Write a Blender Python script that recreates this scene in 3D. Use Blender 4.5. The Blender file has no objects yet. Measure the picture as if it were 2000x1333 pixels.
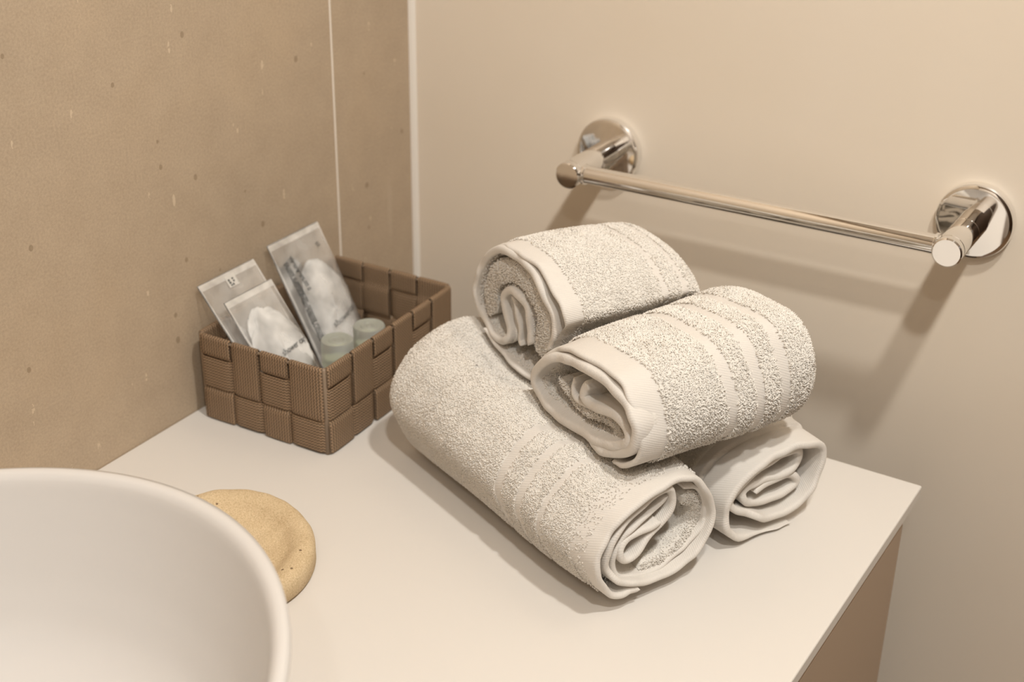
import bpy, bmesh, math, random
import numpy as np
from mathutils import Matrix, Vector

# ------------------------------------------------------------------ camera, world, lamps, exposure
SC = bpy.context.scene
COL = SC.collection
cam_d = bpy.data.cameras.new('camera')
cam = bpy.data.objects.new('camera', cam_d)
COL.objects.link(cam)
RIGHT = Vector((0.525268, -0.850845, 0.012497)); UP = Vector((0.379425, 0.247333, 0.891551)); FWD = Vector((0.761663, 0.463561, -0.452748))
cam.matrix_world = Matrix(((RIGHT.x, UP.x, -FWD.x, -0.96495), (RIGHT.y, UP.y, -FWD.y, -0.69114), (RIGHT.z, UP.z, -FWD.z, 0.53798), (0, 0, 0, 1)))
cam_d.sensor_width = 36.0
cam_d.lens = 2767.8 / 2000 * 36
cam_d.clip_start = 0.02
cam_d.dof.use_dof = True
cam_d.dof.focus_distance = 0.875
cam_d.dof.aperture_fstop = 7.1
SC.camera = cam

world = bpy.data.worlds.new('world'); SC.world = world; world.use_nodes = True
world.node_tree.nodes['Background'].inputs[0].default_value = (1.0, 0.86, 0.70, 1)
world.node_tree.nodes['Background'].inputs[1].default_value = 0.05

LAMPS = [((-0.556, -0.896, 1.44), 38), ((-1.10, -0.915, 1.44), 33), ((-1.64, -0.93, 1.44), 10)]
LAMP_COLOR = (1.0, 0.965, 0.905)
for loc, watts in LAMPS:
    ld = bpy.data.lights.new('ceiling_spot', 'SPOT')
    ld.energy = watts; ld.color = LAMP_COLOR; ld.shadow_soft_size = 0.04
    ld.spot_size = math.radians(172); ld.spot_blend = 0.2
    lo = bpy.data.objects.new('ceiling_spot', ld); lo.location = loc; COL.objects.link(lo)

vs = SC.view_settings
vs.view_transform = 'Standard'; vs.look = 'None'; vs.gamma = 1.0; vs.use_curve_mapping = False
vs.exposure = 0.28
SC.display_settings.display_device = 'sRGB'
SC.cycles.use_denoising = True
SC.cycles.max_bounces = 16
SC.cycles.diffuse_bounces = 14
SC.cycles.transparent_max_bounces = 24
SC.cycles.sample_clamp_indirect = 6.0

rng = np.random.default_rng(7)
random.seed(7)
PI = math.pi

# ------------------------------------------------------------------ helpers
def tag(o, label=None, cat=None, group=None, kind=None):
    if label: o['label'] = label
    if cat: o['category'] = cat
    if group: o['group'] = group
    if kind: o['kind'] = kind
    return o

def empty(name, loc=(0, 0, 0), rz=0.0):
    o = bpy.data.objects.new(name, None); COL.objects.link(o)
    o.location = loc; o.rotation_euler = (0, 0, rz); o.empty_display_size = 0.02
    return o

def link(name, me, mat=None, parent=None, smooth=False):
    o = bpy.data.objects.new(name, me); COL.objects.link(o)
    if mat is not None and len(me.materials) == 0: me.materials.append(mat)
    if smooth: me.polygons.foreach_set('use_smooth', np.ones(len(me.polygons), dtype=bool))
    if parent is not None: o.parent = parent
    return o

def np_mesh(name, V, F, uv=None):
    """V (n,3), F (m,k) with k 3 or 4, uv per vertex (n,2)"""
    V = np.ascontiguousarray(V, dtype=np.float32); F = np.ascontiguousarray(F, dtype=np.int32)
    me = bpy.data.meshes.new(name)
    m, k = F.shape
    me.vertices.add(len(V)); me.vertices.foreach_set('co', V.ravel())
    me.loops.add(m * k); me.loops.foreach_set('vertex_index', F.ravel())
    me.polygons.add(m); me.polygons.foreach_set('loop_start', np.arange(0, m * k, k, dtype=np.int32))
    me.polygons.foreach_set('loop_total', np.full(m, k, dtype=np.int32))
    if uv is not None:
        l = me.uv_layers.new(name='UVMap')
        l.data.foreach_set('uv', np.ascontiguousarray(uv, dtype=np.float32)[F.ravel()].ravel())
    me.update(calc_edges=True); me.validate()
    return me

def bm_mesh(name, bm):
    me = bpy.data.meshes.new(name); bm.normal_update(); bm.to_mesh(me); bm.free(); return me

def box(name, lo, hi, mat, parent=None, bevel=0.0, seg=2, edges=None):
    bm = bmesh.new()
    bmesh.ops.create_cube(bm, size=1.0)
    c = [(a + b) / 2 for a, b in zip(lo, hi)]; s = [b - a for a, b in zip(lo, hi)]
    for v in bm.verts: v.co = Vector((c[0] + v.co.x * s[0], c[1] + v.co.y * s[1], c[2] + v.co.z * s[2]))
    if bevel: bmesh.ops.bevel(bm, geom=list(bm.edges), offset=bevel, segments=seg, affect='EDGES', profile=0.5)
    return link(name, bm_mesh(name, bm), mat, parent)

def lathe(name, prof, mat, parent=None, n=64, axis='z', sx=1.0, sy=1.0, close=False, smooth=True, auto=None):
    """prof: list of (r, h); revolve about h axis; axis 'x-' maps h to -x"""
    prof = np.array(prof, float); k = len(prof)
    a = np.linspace(0, 2 * PI, n, endpoint=False)
    r = prof[:, 0][None, :]; h = np.broadcast_to(prof[:, 1][None, :], (n, k))
    X = r * np.cos(a)[:, None] * sx; Y = r * np.sin(a)[:, None] * sy
    if axis == 'z': V = np.stack([X, Y, h], -1)
    elif axis == 'x-': V = np.stack([-h, X, Y], -1)
    elif axis == 'y': V = np.stack([Y, h, X], -1)
    V = V.reshape(-1, 3)
    i, j = np.meshgrid(np.arange(n), np.arange(k - 1 if not close else k), indexing='ij')
    i2 = (i + 1) % n; j2 = (j + 1) % k
    F = np.stack([i * k + j, i2 * k + j, i2 * k + j2, i * k + j2], -1).reshape(-1, 4)
    me = np_mesh(name, V, F)
    bm = bmesh.new(); bm.from_mesh(me); bmesh.ops.remove_doubles(bm, verts=bm.verts, dist=1e-6)
    bmesh.ops.dissolve_degenerate(bm, edges=bm.edges, dist=1e-7)
    bmesh.ops.recalc_face_normals(bm, faces=bm.faces); bm.to_mesh(me); bm.free()
    o = link(name, me, mat, parent, smooth)
    if smooth and auto: me.set_sharp_from_angle(angle=math.radians(auto))
    return o

# ------------------------------------------------------------------ materials
class NT:
    def __init__(s, name):
        s.m = bpy.data.materials.new(name); s.m.use_nodes = True
        s.t = s.m.node_tree; s.b = s.t.nodes['Principled BSDF']; s.out = s.t.nodes['Material Output']
    def n(s, typ, **kw):
        nd = s.t.nodes.new(typ)
        for k, v in kw.items(): setattr(nd, k, v)
        return nd
    def l(s, a, b): s.t.links.new(a, b)
    def val(s, nd, **kw):
        for k, v in kw.items(): nd.inputs[k.replace('_', ' ')].default_value = v
        return nd
    def math(s, op, a, b=None, c=None, clamp=False):
        nd = s.n('ShaderNodeMath', operation=op, use_clamp=clamp)
        for i, x in enumerate((a, b, c)):
            if x is None: continue
            if isinstance(x, (int, float)): nd.inputs[i].default_value = x
            else: s.l(x, nd.inputs[i])
        return nd.outputs[0]
    def noise(s, vec, scale, detail=2.0, rough=0.5):
        nd = s.n('ShaderNodeTexNoise'); nd.inputs['Scale'].default_value = scale
        nd.inputs['Detail'].default_value = detail; nd.inputs['Roughness'].default_value = rough
        if vec is not None: s.l(vec, nd.inputs['Vector'])
        return nd
    def ramp(s, fac, stops):
        nd = s.n('ShaderNodeValToRGB'); e = nd.color_ramp.elements
        while len(e) < len(stops): e.new(0.5)
        for el, (p, c) in zip(e, stops):
            el.position = p; el.color = c if len(c) == 4 else (*c, 1)
        s.l(fac, nd.inputs[0]); return nd.outputs[0]
    def mix(s, fac, a, b, mode='MIX'):
        nd = s.n('ShaderNodeMix', data_type='RGBA', blend_type=mode)
        for sock, x in ((nd.inputs[0], fac), (nd.inputs[6], a), (nd.inputs[7], b)):
            if isinstance(x, (int, float)): sock.default_value = x
            elif isinstance(x, tuple): sock.default_value = x if len(x) == 4 else (*x, 1)
            else: s.l(x, sock)
        return nd.outputs[2]
    def bump(s, h, strength=0.3, dist=0.001):
        nd = s.n('ShaderNodeBump'); nd.inputs['Strength'].default_value = strength; nd.inputs['Distance'].default_value = dist
        s.l(h, nd.inputs['Height']); s.l(nd.outputs[0], s.b.inputs['Normal']); return nd
    def base(s, col, rough=0.5, **kw):
        if isinstance(col, tuple): s.b.inputs['Base Color'].default_value = (*col, 1)
        else: s.l(col, s.b.inputs['Base Color'])
        s.b.inputs['Roughness'].default_value = rough
        for k, v in kw.items(): s.b.inputs[k.replace('_', ' ')].default_value = v
        return s
    def obj(s): return s.n('ShaderNodeTexCoord').outputs['Object']
    def uv(s): return s.n('ShaderNodeTexCoord').outputs['UV']
    def scaled(s, vec, sc, rot=(0, 0, 0)):
        nd = s.n('ShaderNodeMapping'); nd.inputs['Scale'].default_value = sc; nd.inputs['Rotation'].default_value = rot
        s.l(vec, nd.inputs['Vector']); return nd.outputs[0]

def m_stone():
    s = NT('sandstone_tile'); o = s.obj()
    big = s.noise(o, 5.0, 3, .55).outputs[0]; mid = s.noise(o, 38, 4, .6).outputs[0]; fine = s.noise(o, 560, 3, .7).outputs[0]
    c = s.ramp(big, [(.30, (.405, .322, .234)), (.52, (.452, .357, .257)), (.72, (.49, .377, .257))])
    c = s.mix(.24, c, s.ramp(mid, [(.3, (.40, .31, .22)), (.7, (.56, .45, .33))]), 'MIX')
    c = s.mix(.36, c, s.ramp(fine, [(.25, (.30, .30, .30)), (.75, (.68, .68, .68))]), 'OVERLAY')
    # pale fibre flecks: stretched cells in two directions, masked to rare places
    h = None
    for rot, sc in (((0, .5, 0), (70, 70, 22)), ((0, -.35, 0), (85, 85, 30)), ((0, 1.4, 0), (90, 90, 26))):
        v = s.n('ShaderNodeTexVoronoi', feature='F1'); s.l(s.scaled(o, sc, rot), v.inputs['Vector']); v.inputs['Scale'].default_value = 1.0
        rare = s.math('GREATER_THAN', s.n_sep(v.outputs['Color']), .80)
        f = s.math('MULTIPLY', s.math('LESS_THAN', v.outputs['Distance'], .105), rare)
        h = f if h is None else s.math('MAXIMUM', h, f)
    fl = s.math('MULTIPLY', h, s.math('GREATER_THAN', s.noise(o, 260, 2).outputs[0], .47))
    c = s.mix(s.math('MULTIPLY', fl, .55), c, (.72, .60, .44))
    v = s.n('ShaderNodeTexVoronoi', feature='F1'); s.l(s.scaled(o, (60, 60, 46)), v.inputs['Vector']); v.inputs['Scale'].default_value = 1.0
    pit = s.math('MULTIPLY', s.math('LESS_THAN', s.math('ADD', v.outputs['Distance'], s.math('MULTIPLY', mid, .12)), .175), s.math('GREATER_THAN', s.n_sep(v.outputs['Color']), .80))
    c = s.mix(s.math('MULTIPLY', pit, .5), c, (.20, .145, .085))
    # old pale smear of sealant on the narrow tile
    x = s.n('ShaderNodeSeparateXYZ'); s.l(o, x.inputs[0])
    sx = s.math('DIVIDE', s.math('ADD', x.outputs[0], .0368), .0042); sz = s.math('DIVIDE', s.math('SUBTRACT', x.outputs[2], .078), .034)
    sm_ = s.math('SUBTRACT', 1.0, s.math('ADD', s.math('MULTIPLY', sx, sx), s.math('MULTIPLY', sz, sz)), clamp=True)
    c = s.mix(s.math('MULTIPLY', s.math('MULTIPLY', sm_, mid), .45), c, (.62, .53, .42))
    s.base(c, .62); s.b.inputs['Specular IOR Level'].default_value = .3
    s.bump(s.math('SUBTRACT', s.math('MULTIPLY', fine, .5), pit), .10, .0005)
    return s.m
def n_sep(s, col):
    nd = s.n('ShaderNodeSeparateColor'); s.l(col, nd.inputs[0]); return nd.outputs[0]
NT.n_sep = n_sep

def m_paint(name, col, rough=.55):
    s = NT(name); o = s.obj()
    f = s.noise(o, 160, 3).outputs[0]; g = s.noise(o, 9, 2).outputs[0]
    c = s.mix(.04, col, s.ramp(g, [(.3, (0.2, .2, .2)), (.7, (.9, .9, .9))]), 'OVERLAY')
    s.base(c, rough); s.b.inputs['Specular IOR Level'].default_value = .35
    s.bump(f, .06, .0008); return s.m
def m_plain(name, col, rough=.5, **kw): return NT(name).base(col, rough, **kw).m
def m_lacquer(name, col, rough=.38):
    s = NT(name); f = s.noise(s.obj(), 300, 2).outputs[0]; s.base(col, rough); s.bump(f, .02, .0003); return s.m

def m_chrome():
    s = NT('chrome'); f = s.noise(s.obj(), 30, 1).outputs[0]
    s.base((.88, .875, .87), .05, Metallic=1.0); return s.m

FAB = (.70, .67, .62)
def m_terry():
    s = NT('white_terry'); o = s.obj()
    a = s.noise(o, 700, 3, .6).outputs[0]; b = s.noise(o, 60, 2).outputs[0]
    c = s.mix(.15, FAB, s.ramp(b, [(.3, (.66, .63, .585)), (.7, (.72, .69, .645))]))
    s.base(c, .95); s.b.inputs['Specular IOR Level'].default_value = .1
    s.b.inputs['Sheen Weight'].default_value = .15
    s.bump(a, .6, .0008); return s.m
def m_pile():
    s = NT('terry_loops'); s.base((.80, .765, .71), 1.0); s.b.inputs['Specular IOR Level'].default_value = .0
    return s.m
def m_woven():
    s = NT('woven_hem'); uv = s.uv(); o = s.obj()
    x = s.n('ShaderNodeSeparateXYZ'); s.l(uv, x.inputs[0])
    d = s.math('ADD', s.math('MULTIPLY', x.outputs[0], 4200), s.math('MULTIPLY', x.outputs[1], 1900))
    tw = s.math('SINE', d)
    n = s.noise(o, 900, 2).outputs[0]
    h = s.math('ADD', s.math('MULTIPLY', tw, .35), n)
    s.base((.67, .638, .595), .85); s.b.inputs['Specular IOR Level'].default_value = .2
    s.b.inputs['Sheen Weight'].default_value = .1
    s.bump(h, .22, .0006); return s.m

def m_strap(name, col):
    # polypropylene webbing: fine zigzag ribs. u runs across the strap, v along it (metres)
    s = NT(name); uv = s.uv(); x = s.n('ShaderNodeSeparateXYZ'); s.l(uv, x.inputs[0])
    u, v = x.outputs[0], x.outputs[1]
    zig = s.math('PINGPONG', s.math('MULTIPLY', v, 1.0), .0013)
    ph = s.math('ADD', s.math('MULTIPLY', u, 2 * PI / .0023), s.math('MULTIPLY', zig, 2 * PI / .0030))
    r = s.math('MULTIPLY_ADD', s.math('SINE', ph), .5, .5)
    t = s.math('MULTIPLY_ADD', s.math('SINE', s.math('MULTIPLY', v, 2 * PI / .0011)), .5, .5)
    h = s.math('ADD', s.math('MULTIPLY', r, .8), s.math('MULTIPLY', t, .2))
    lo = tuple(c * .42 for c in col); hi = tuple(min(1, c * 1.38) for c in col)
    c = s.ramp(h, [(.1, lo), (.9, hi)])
    s.base(c, .55); s.b.inputs['Specular IOR Level'].default_value = .35
    s.bump(h, .8, .0009); return s.m

def m_film(name, dens=.35, col=(.86, .84, .80)):
    s = NT(name); t = s.t
    tr = s.n('ShaderNodeBsdfTransparent'); gl = s.n('ShaderNodeBsdfGlossy'); gl.inputs['Roughness'].default_value = .22
    df = s.n('ShaderNodeBsdfDiffuse'); tl = s.n('ShaderNodeBsdfTranslucent')
    df.inputs[0].default_value = (*col, 1); tl.inputs[0].default_value = (*col, 1)
    nz = s.math('SUBTRACT', s.math('MULTIPLY', s.noise(s.obj(), 42, 2).outputs[0], 3.2), 1.1, clamp=True)
    m0 = s.n('ShaderNodeMixShader'); m0.inputs[0].default_value = .15; s.l(df.outputs[0], m0.inputs[1]); s.l(tl.outputs[0], m0.inputs[2])
    m1 = s.n('ShaderNodeMixShader'); s.l(s.math('MULTIPLY_ADD', nz, dens * .9, dens * .55), m1.inputs[0]); s.l(tr.outputs[0], m1.inputs[1]); s.l(m0.outputs[0], m1.inputs[2])
    fr = s.n('ShaderNodeFresnel'); fr.inputs['IOR'].default_value = 1.35
    m2 = s.n('ShaderNodeMixShader'); s.l(fr.outputs[0], m2.inputs[0]); s.l(m1.outputs[0], m2.inputs[1]); s.l(gl.outputs[0], m2.inputs[2])
    b = s.n('ShaderNodeBump'); b.inputs['Strength'].default_value = .25; b.inputs['Distance'].default_value = .001; s.l(s.noise(s.obj(), 130, 2).outputs[0], b.inputs['Height'])
    for nd in (gl, df, tl): s.l(b.outputs[0], nd.inputs['Normal'])
    s.l(m2.outputs[0], s.out.inputs['Surface']); t.nodes.remove(s.b)
    return s.m

def m_sand():
    s = NT('sandstone_dish'); o = s.obj()
    f = s.noise(o, 900, 3, .7).outputs[0]; g = s.noise(o, 60, 3).outputs[0]
    c = s.ramp(f, [(.28, (.38, .27, .14)), (.5, (.60, .46, .28)), (.74, (.76, .62, .42))])
    c = s.mix(.3, c, s.ramp(g, [(.3, (.50, .37, .21)), (.7, (.68, .54, .35))]))
    v = s.n('ShaderNodeTexVoronoi'); s.l(o, v.inputs['Vector']); v.inputs['Scale'].default_value = 120
    pit = s.math('MULTIPLY', s.math('LESS_THAN', s.math('MULTIPLY', v.outputs['Distance'], s.math('MULTIPLY_ADD', g, 1.6, .3)), .13), s.math('GREATER_THAN', s.n_sep(v.outputs['Color']), .55))
    c = s.mix(s.math('MULTIPLY', pit, .85), c, (.13, .07, .035))
    s.base(c, .85); s.bump(s.math('SUBTRACT', f, pit), .5, .0008); return s.m

M = dict(
    stone=m_stone(), paint=m_paint('beige_wall_paint', (.80, .715, .60)), ceiling=m_paint('ceiling_paint', (.74, .70, .64)),
    grout=m_plain('pale_grout', (.80, .74, .66), .8), caulk=m_plain('white_sealant', (.82, .77, .70), .5),
    floor=m_paint('floor_tile', (.20, .12, .065), .4), farwall=m_paint('plain_wall_paint', (.70, .62, .53)),
    dark_reflection_panel=m_lacquer('reflection_panel_brown', (.06, .035, .02), .4),  # only on the unseen panels added for the chrome to reflect
    counter=m_lacquer('cream_lacquer', (.68, .65, .61), .42), cabinet=m_lacquer('taupe_lacquer', (.39, .29, .205), .45), dark=m_plain('shadow_gap', (.10, .07, .05), .7),
    chrome=m_chrome(), terry=m_terry(), pile=m_pile(), woven=m_woven(),
    strap=m_strap('brown_webbing', (.27, .18, .108)), wire=m_plain('brown_wire', (.27, .20, .14), .45),
    ceramic=m_plain('white_ceramic', (.62, .60, .58), .25), sand=m_sand(),
    film=m_film('frosted_film', .20, (.93,.91,.87)), seam=m_film('welded_film', .50, (.93, .91, .87)), cap_film=m_film('white_cap_film', .80, (.90, .89, .87)),
    ink=m_plain('dark_grey_ink', (.05, .055, .055), .6), sticker=m_plain('pale_sticker', (.60, .58, .54), .6),
)
def m_frost():
    s = NT('frosted_plastic')
    s.base((.80, .83, .79), .32, Transmission_Weight=.72, IOR=1.35); return s.m
M['frost'] = m_frost()
M['gel'] = m_plain('pale_green_gel', (.52, .56, .40), .3)
# ------------------------------------------------------------------ the room
FZ, CZ = -0.87, 1.46
XF, YB = -2.3, -2.0
wl = box('wall_left', (XF, 0.012, FZ), (0.0, 0.10, CZ), M['grout']); tag(wl, kind='structure')
JT = -0.1068
box('tile', (XF, 0.0, FZ), (JT - 0.0009, 0.0125, CZ), M['stone'], wl, .0006, 1)
box('tile', (JT + 0.0009, 0.0, FZ), (-0.0005, 0.0125, CZ), M['stone'], wl, .0006, 1)
box('grout_joint', (JT - 0.0012, 0.0004, FZ), (JT + 0.0012, 0.012, CZ), M['grout'], wl)
o = box('wall_right', (0.0, YB, FZ), (0.10, 0.10, CZ), M['paint']); tag(o, kind='structure')
o = box('wall_back', (XF, YB - .1, FZ), (0.1, YB, CZ), M['farwall']); tag(o, kind='structure')
o = box('wall_far', (XF - .1, YB - .1, FZ), (XF, 0.1, CZ), M['farwall']); tag(o, kind='structure')
o = box('floor', (XF - .1, YB - .1, FZ - .1), (0.1, 0.1, FZ), M['floor']); tag(o, kind='structure')
o = box('ceiling', (XF - .1, YB - .1, CZ), (0.1, 0.1, CZ + .1), M['ceiling']); tag(o, kind='structure')
# sealant bead in the corner
bm = bmesh.new()
pr = [(-.0002, .0005), (-.0002, -.0050), (-.0014, -.0046), (-.0030, -.0028), (-.0040, -.0004), (-.0040, .0005)]
lo = [bm.verts.new((x, y, FZ + .002)) for x, y in pr]; hi = [bm.verts.new((x, y, CZ - .002)) for x, y in pr]
for i in range(len(pr)): bm.faces.new((lo[i], lo[(i + 1) % len(pr)], hi[(i + 1) % len(pr)], hi[i]))
bm.faces.new(lo[::-1]); bm.faces.new(hi); bmesh.ops.recalc_face_normals(bm, faces=bm.faces)
o = link('trim_1', bm_mesh('trim_1', bm), M['caulk']); tag(o, kind='structure')
# dark door-shaped panels added behind the camera, unseen, for dark reflections in the chrome
dr = box('dark_reflection_panel_1', (-1.25, YB - .01, FZ + .004), (-.40, YB + .03, 1.16), M['dark_reflection_panel'], None, .004); tag(dr, kind='structure')
for lo_, hi_ in (((-1.31, YB - .01, FZ + .004), (-1.25, YB + .04, 1.22)), ((-.40, YB - .01, FZ + .004), (-.34, YB + .04, 1.22)), ((-1.25, YB - .01, 1.16), (-.40, YB + .04, 1.22))):
    box('reflection_panel_frame', lo_, hi_, M['dark_reflection_panel'], dr, .003)
dr = box('dark_reflection_panel_2', (XF - .01, -1.93, FZ + .004), (XF + .03, -1.05, 1.40), M['dark_reflection_panel'], None, .004); tag(dr, kind='structure')  # added out of view so the chrome posts reflect something dark
for lo_, hi_ in (((XF - .01, -1.99, FZ + .004), (XF + .04, -1.93, 1.45)), ((XF - .01, -1.05, FZ + .004), (XF + .04, -.99, 1.45)), ((XF - .01, -1.93, 1.40), (XF + .04, -1.05, 1.45))):
    box('reflection_panel_frame', lo_, hi_, M['dark_reflection_panel'], dr, .003)

dr = box('dark_reflection_panel_3', (-2.20, YB - .01, FZ + .004), (-1.42, YB + .03, 1.40), M['dark_reflection_panel'], None, .004); tag(dr, kind='structure')  # another unseen dark panel, added to widen the dark reflection on the posts
for lo_, hi_ in (((-2.25, YB - .01, FZ + .004), (-2.20, YB + .04, 1.45)), ((-1.42, YB - .01, FZ + .004), (-1.37, YB + .04, 1.45)), ((-2.20, YB - .01, 1.40), (-1.42, YB + .04, 1.45))):
    box('reflection_panel_frame', lo_, hi_, M['dark_reflection_panel'], dr, .003)

# ------------------------------------------------------------------ vanity
CX0, CX1, CY0 = -1.60, -0.0936, -0.5
ct = box('countertop', (CX0, CY0, -.0100), (CX1, -.0004, 0.0), M['counter'], None, .0012, 3)
tag(ct, 'cream white countertop slab carrying the towels, basket and basin', 'countertop')
cab = empty('vanity_cabinet', (-.85, -.25, -.45))
tag(cab, 'taupe vanity cabinet with a flat drawer front under the cream countertop', 'cabinet')
def cpart(name, lo, hi, mat, bev=0.0, parent=None):
    off = Vector((-.85, -.25, -.45)) if parent is None else Vector((-.85, -.25, -.45))
    return box(name, tuple(a - b for a, b in zip(lo, off)), tuple(a - b for a, b in zip(hi, off)), mat, cab, bev)
cpart('carcass', (CX0 + .02, CY0 + .026, -.46), (CX1 - .0235, -.002, -.0102), M['dark'])
cpart('drawer_front', (-.86, CY0 + .003, -.235), (CX1 - .0225, CY0 + .0245, -.0172), M['cabinet'], .003)
cpart('drawer_front', (CX0 + .02, CY0 + .003, -.235), (-.863, CY0 + .0245, -.0172), M['cabinet'], .003)
cpart('drawer_front', (-.86, CY0 + .003, -.46), (CX1 - .0225, CY0 + .0245, -.242), M['cabinet'], .003)
cpart('drawer_front', (CX0 + .02, CY0 + .003, -.46), (-.863, CY0 + .0245, -.242), M['cabinet'], .003)

# ------------------------------------------------------------------ basin
SKX, SKY, SKH = -.7558, -.2074, .12
sink = empty('vessel_basin', (SKX, SKY, 0))
tag(sink, 'white oval vessel basin with a thin rounded rim standing on the countertop', 'basin')
A_, B_ = .25, .1901
tw = .0085
pr = []
outer = [(.0, .0015), (.62, .0015), (.72, .0035), (.80, .011), (.865, .028), (.915, .052), (.955, .080), (.982, .102), (.996, .1165)]
for f, h in outer: pr.append((f * B_, h))
for i in range(1, 8):
    a = PI * i / 8; pr.append((B_ - tw / 2 + math.cos(a) * tw / 2 - .0003, .1160 + math.sin(a) * .0042))
inner = [(.982, .103), (.955, .081), (.915, .054), (.865, .033), (.79, .0205), (.66, .0145), (.45, .0115), (.28, .0102), (.12, .0095)]
for f, h in inner: pr.append((f * B_ - tw, h))
pr.append((.0, .0092))
# smooth the profile
def smooth_prof(p, n=120):
    p = np.array(p); d = np.r_[0, np.cumsum(np.hypot(*np.diff(p, axis=0).T))]
    return catmull(p, n)
def catmull(P, n, closed=False):
    P = np.asarray(P, float); d = np.sqrt(np.maximum(np.linalg.norm(np.diff(P[:, :2], axis=0), axis=1), 1e-9)); t = np.r_[0, np.cumsum(d)]
    m = np.zeros_like(P)
    m[1:-1] = ((P[1:-1] - P[:-2]) / (t[1:-1] - t[:-2])[:, None] - (P[2:] - P[:-2]) / (t[2:] - t[:-2])[:, None] + (P[2:] - P[1:-1]) / (t[2:] - t[1:-1])[:, None])
    m[0] = (P[1] - P[0]) / (t[1] - t[0]); m[-1] = (P[-1] - P[-2]) / (t[-1] - t[-2])
    tt = np.linspace(0, t[-1], n * 6); k = np.clip(np.searchsorted(t, tt, side='right') - 1, 0, len(P) - 2)
    h = (t[k + 1] - t[k])[:, None]; s = ((tt - t[k]) / (t[k + 1] - t[k]))[:, None]
    C_ = (2 * s**3 - 3 * s**2 + 1) * P[k] + (s**3 - 2 * s**2 + s) * h * m[k] + (-2 * s**3 + 3 * s**2) * P[k + 1] + (s**3 - s**2) * h * m[k + 1]
    L = np.r_[0, np.cumsum(np.linalg.norm(np.diff(C_[:, :2], axis=0), axis=1))]
    q = np.linspace(0, L[-1], n)
    return np.stack([np.interp(q, L, C_[:, i]) for i in range(P.shape[1])], 1)
pp = smooth_prof(pr, 150); pp[0, 0] = pp[-1, 0] = 0; pp[:, 0] = np.maximum(pp[:, 0], 0)
lathe('bowl', pp, M['ceramic'], sink, 160, sx=A_ / B_, sy=1.0)
dn = lathe('drain', [(0, .0095), (.0215, .0095), (.0225, .0105), (.021, .0125), (.016, .0128), (.0155, .0118), (0, .0125)], M['chrome'], sink, 48)
tag(dn, 'round chrome drain at the bottom of the bowl')

# ------------------------------------------------------------------ soap dish
dish = empty('soap_dish', (-.4255, -.1530, 0), .753)
tag(dish, 'speckled sandstone soap dish lying on the countertop beside the white basin', 'soap dish')
na, nr = 128, 40
prof = catmull([(0, .0085), (.30, .0086), (.52, .0092), (.66, .0115), (.74, .0150), (.80, .0166), (.87, .0170), (.935, .0160), (.975, .0130), (.995, .0090), (.99, .0045), (.955, .0012), (.90, .0002), (.5, .0002), (0, .0002)], 70)
a = np.linspace(0, 2 * PI, na, endpoint=False)
rr = prof[:, 0][None, :] * (1 + .012 * np.sin(3 * a + 1)[:, None]); zz = np.repeat(prof[:, 1][None, :], na, 0)
X = rr * np.cos(a)[:, None] * .0665; Y = rr * np.sin(a)[:, None] * .0565
groove = np.exp(-((Y + .004) / .007)**2) * (X < -.02)   # drain notch on the far side
zz = np.where(zz > .009, np.maximum(zz - groove * .006, .0088), zz)
zz = zz + .0004 * np.sin(X * 310 + 1) * np.sin(Y * 270) * (zz > .004)
k = prof.shape[0]
V = np.stack([X, Y, zz], -1).reshape(-1, 3)
i, j = np.meshgrid(np.arange(na), np.arange(k - 1), indexing='ij'); i2 = (i + 1) % na
me = np_mesh('slab', V, np.stack([i * k + j, i * k + j + 1, i2 * k + j + 1, i2 * k + j], -1).reshape(-1, 4))
bm = bmesh.new(); bm.from_mesh(me); bmesh.ops.remove_doubles(bm, verts=bm.verts, dist=1e-6); bmesh.ops.dissolve_degenerate(bm, edges=bm.edges, dist=1e-7); bmesh.ops.recalc_face_normals(bm, faces=bm.faces); bm.to_mesh(me); bm.free()
link('slab', me, M['sand'], dish, True)

# ------------------------------------------------------------------ towel rail
FR = Vector((0, -.4855, .1669)); FL = Vector((0, -.1950, .1617))
rail = empty('towel_rail', (0, (FR.y + FL.y) / 2, (FR.z + FL.z) / 2))
tag(rail, 'chrome towel rail with two round wall flanges on the beige wall', 'towel rail')
O = Vector(rail.location)
PL, PR, BR, FD = .0730, .0103, .0069, .0273
for f in (FR, FL):
    fl = lathe('flange', [(0, .0), (FD - .0006, .0), (FD, .0006), (FD, .0062), (FD - .0007, .0076), (FD - .0022, .0084), (FD - .0032, .0086), (0, .0086)], M['chrome'], rail, 96, 'x-', auto=25)
    fl.location = f - O
    po = lathe('post', [(0, .008), (PR, .008), (PR, .0300), (PR - .0005, .0304), (PR - .0005, .0310), (PR, .0314), (PR, PL - .0072), (PR - .0005, PL - .0070), (PR - .0005, PL - .0064), (PR, PL - .0062), (PR, PL - .0010), (PR - .0010, PL), (0, PL)], M['chrome'], rail, 72, 'x-', auto=25)
    po.location = f - O
p0 = FR + Vector((-.0615, 0, 0)) ; p1 = FL + Vector((-.0615, 0, 0))
d = p1 - p0; L = d.length
bar = lathe('bar', [(0, .0), (BR, .0), (BR, L), (0, L)], M['chrome'], rail, 72, 'y', auto=25)
bar.location = p0 - O
bar.rotation_euler = (math.atan2(d.z, d.y), 0, 0)
for f, s in ((FR, 1), (FL, -1)):
    c = lathe('collar', [(BR, -.0), (BR + .0011, .0002), (BR + .0012, .0018), (BR + .0004, .0022), (BR, .0022)], M['chrome'], rail, 56, 'y', auto=30)
    c.location = f - O + Vector((-.0615, s * (PR - .0012) if s > 0 else -(PR + .0010), 0))
    c.rotation_euler = (math.atan2(d.z, d.y), 0, 0)
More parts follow.
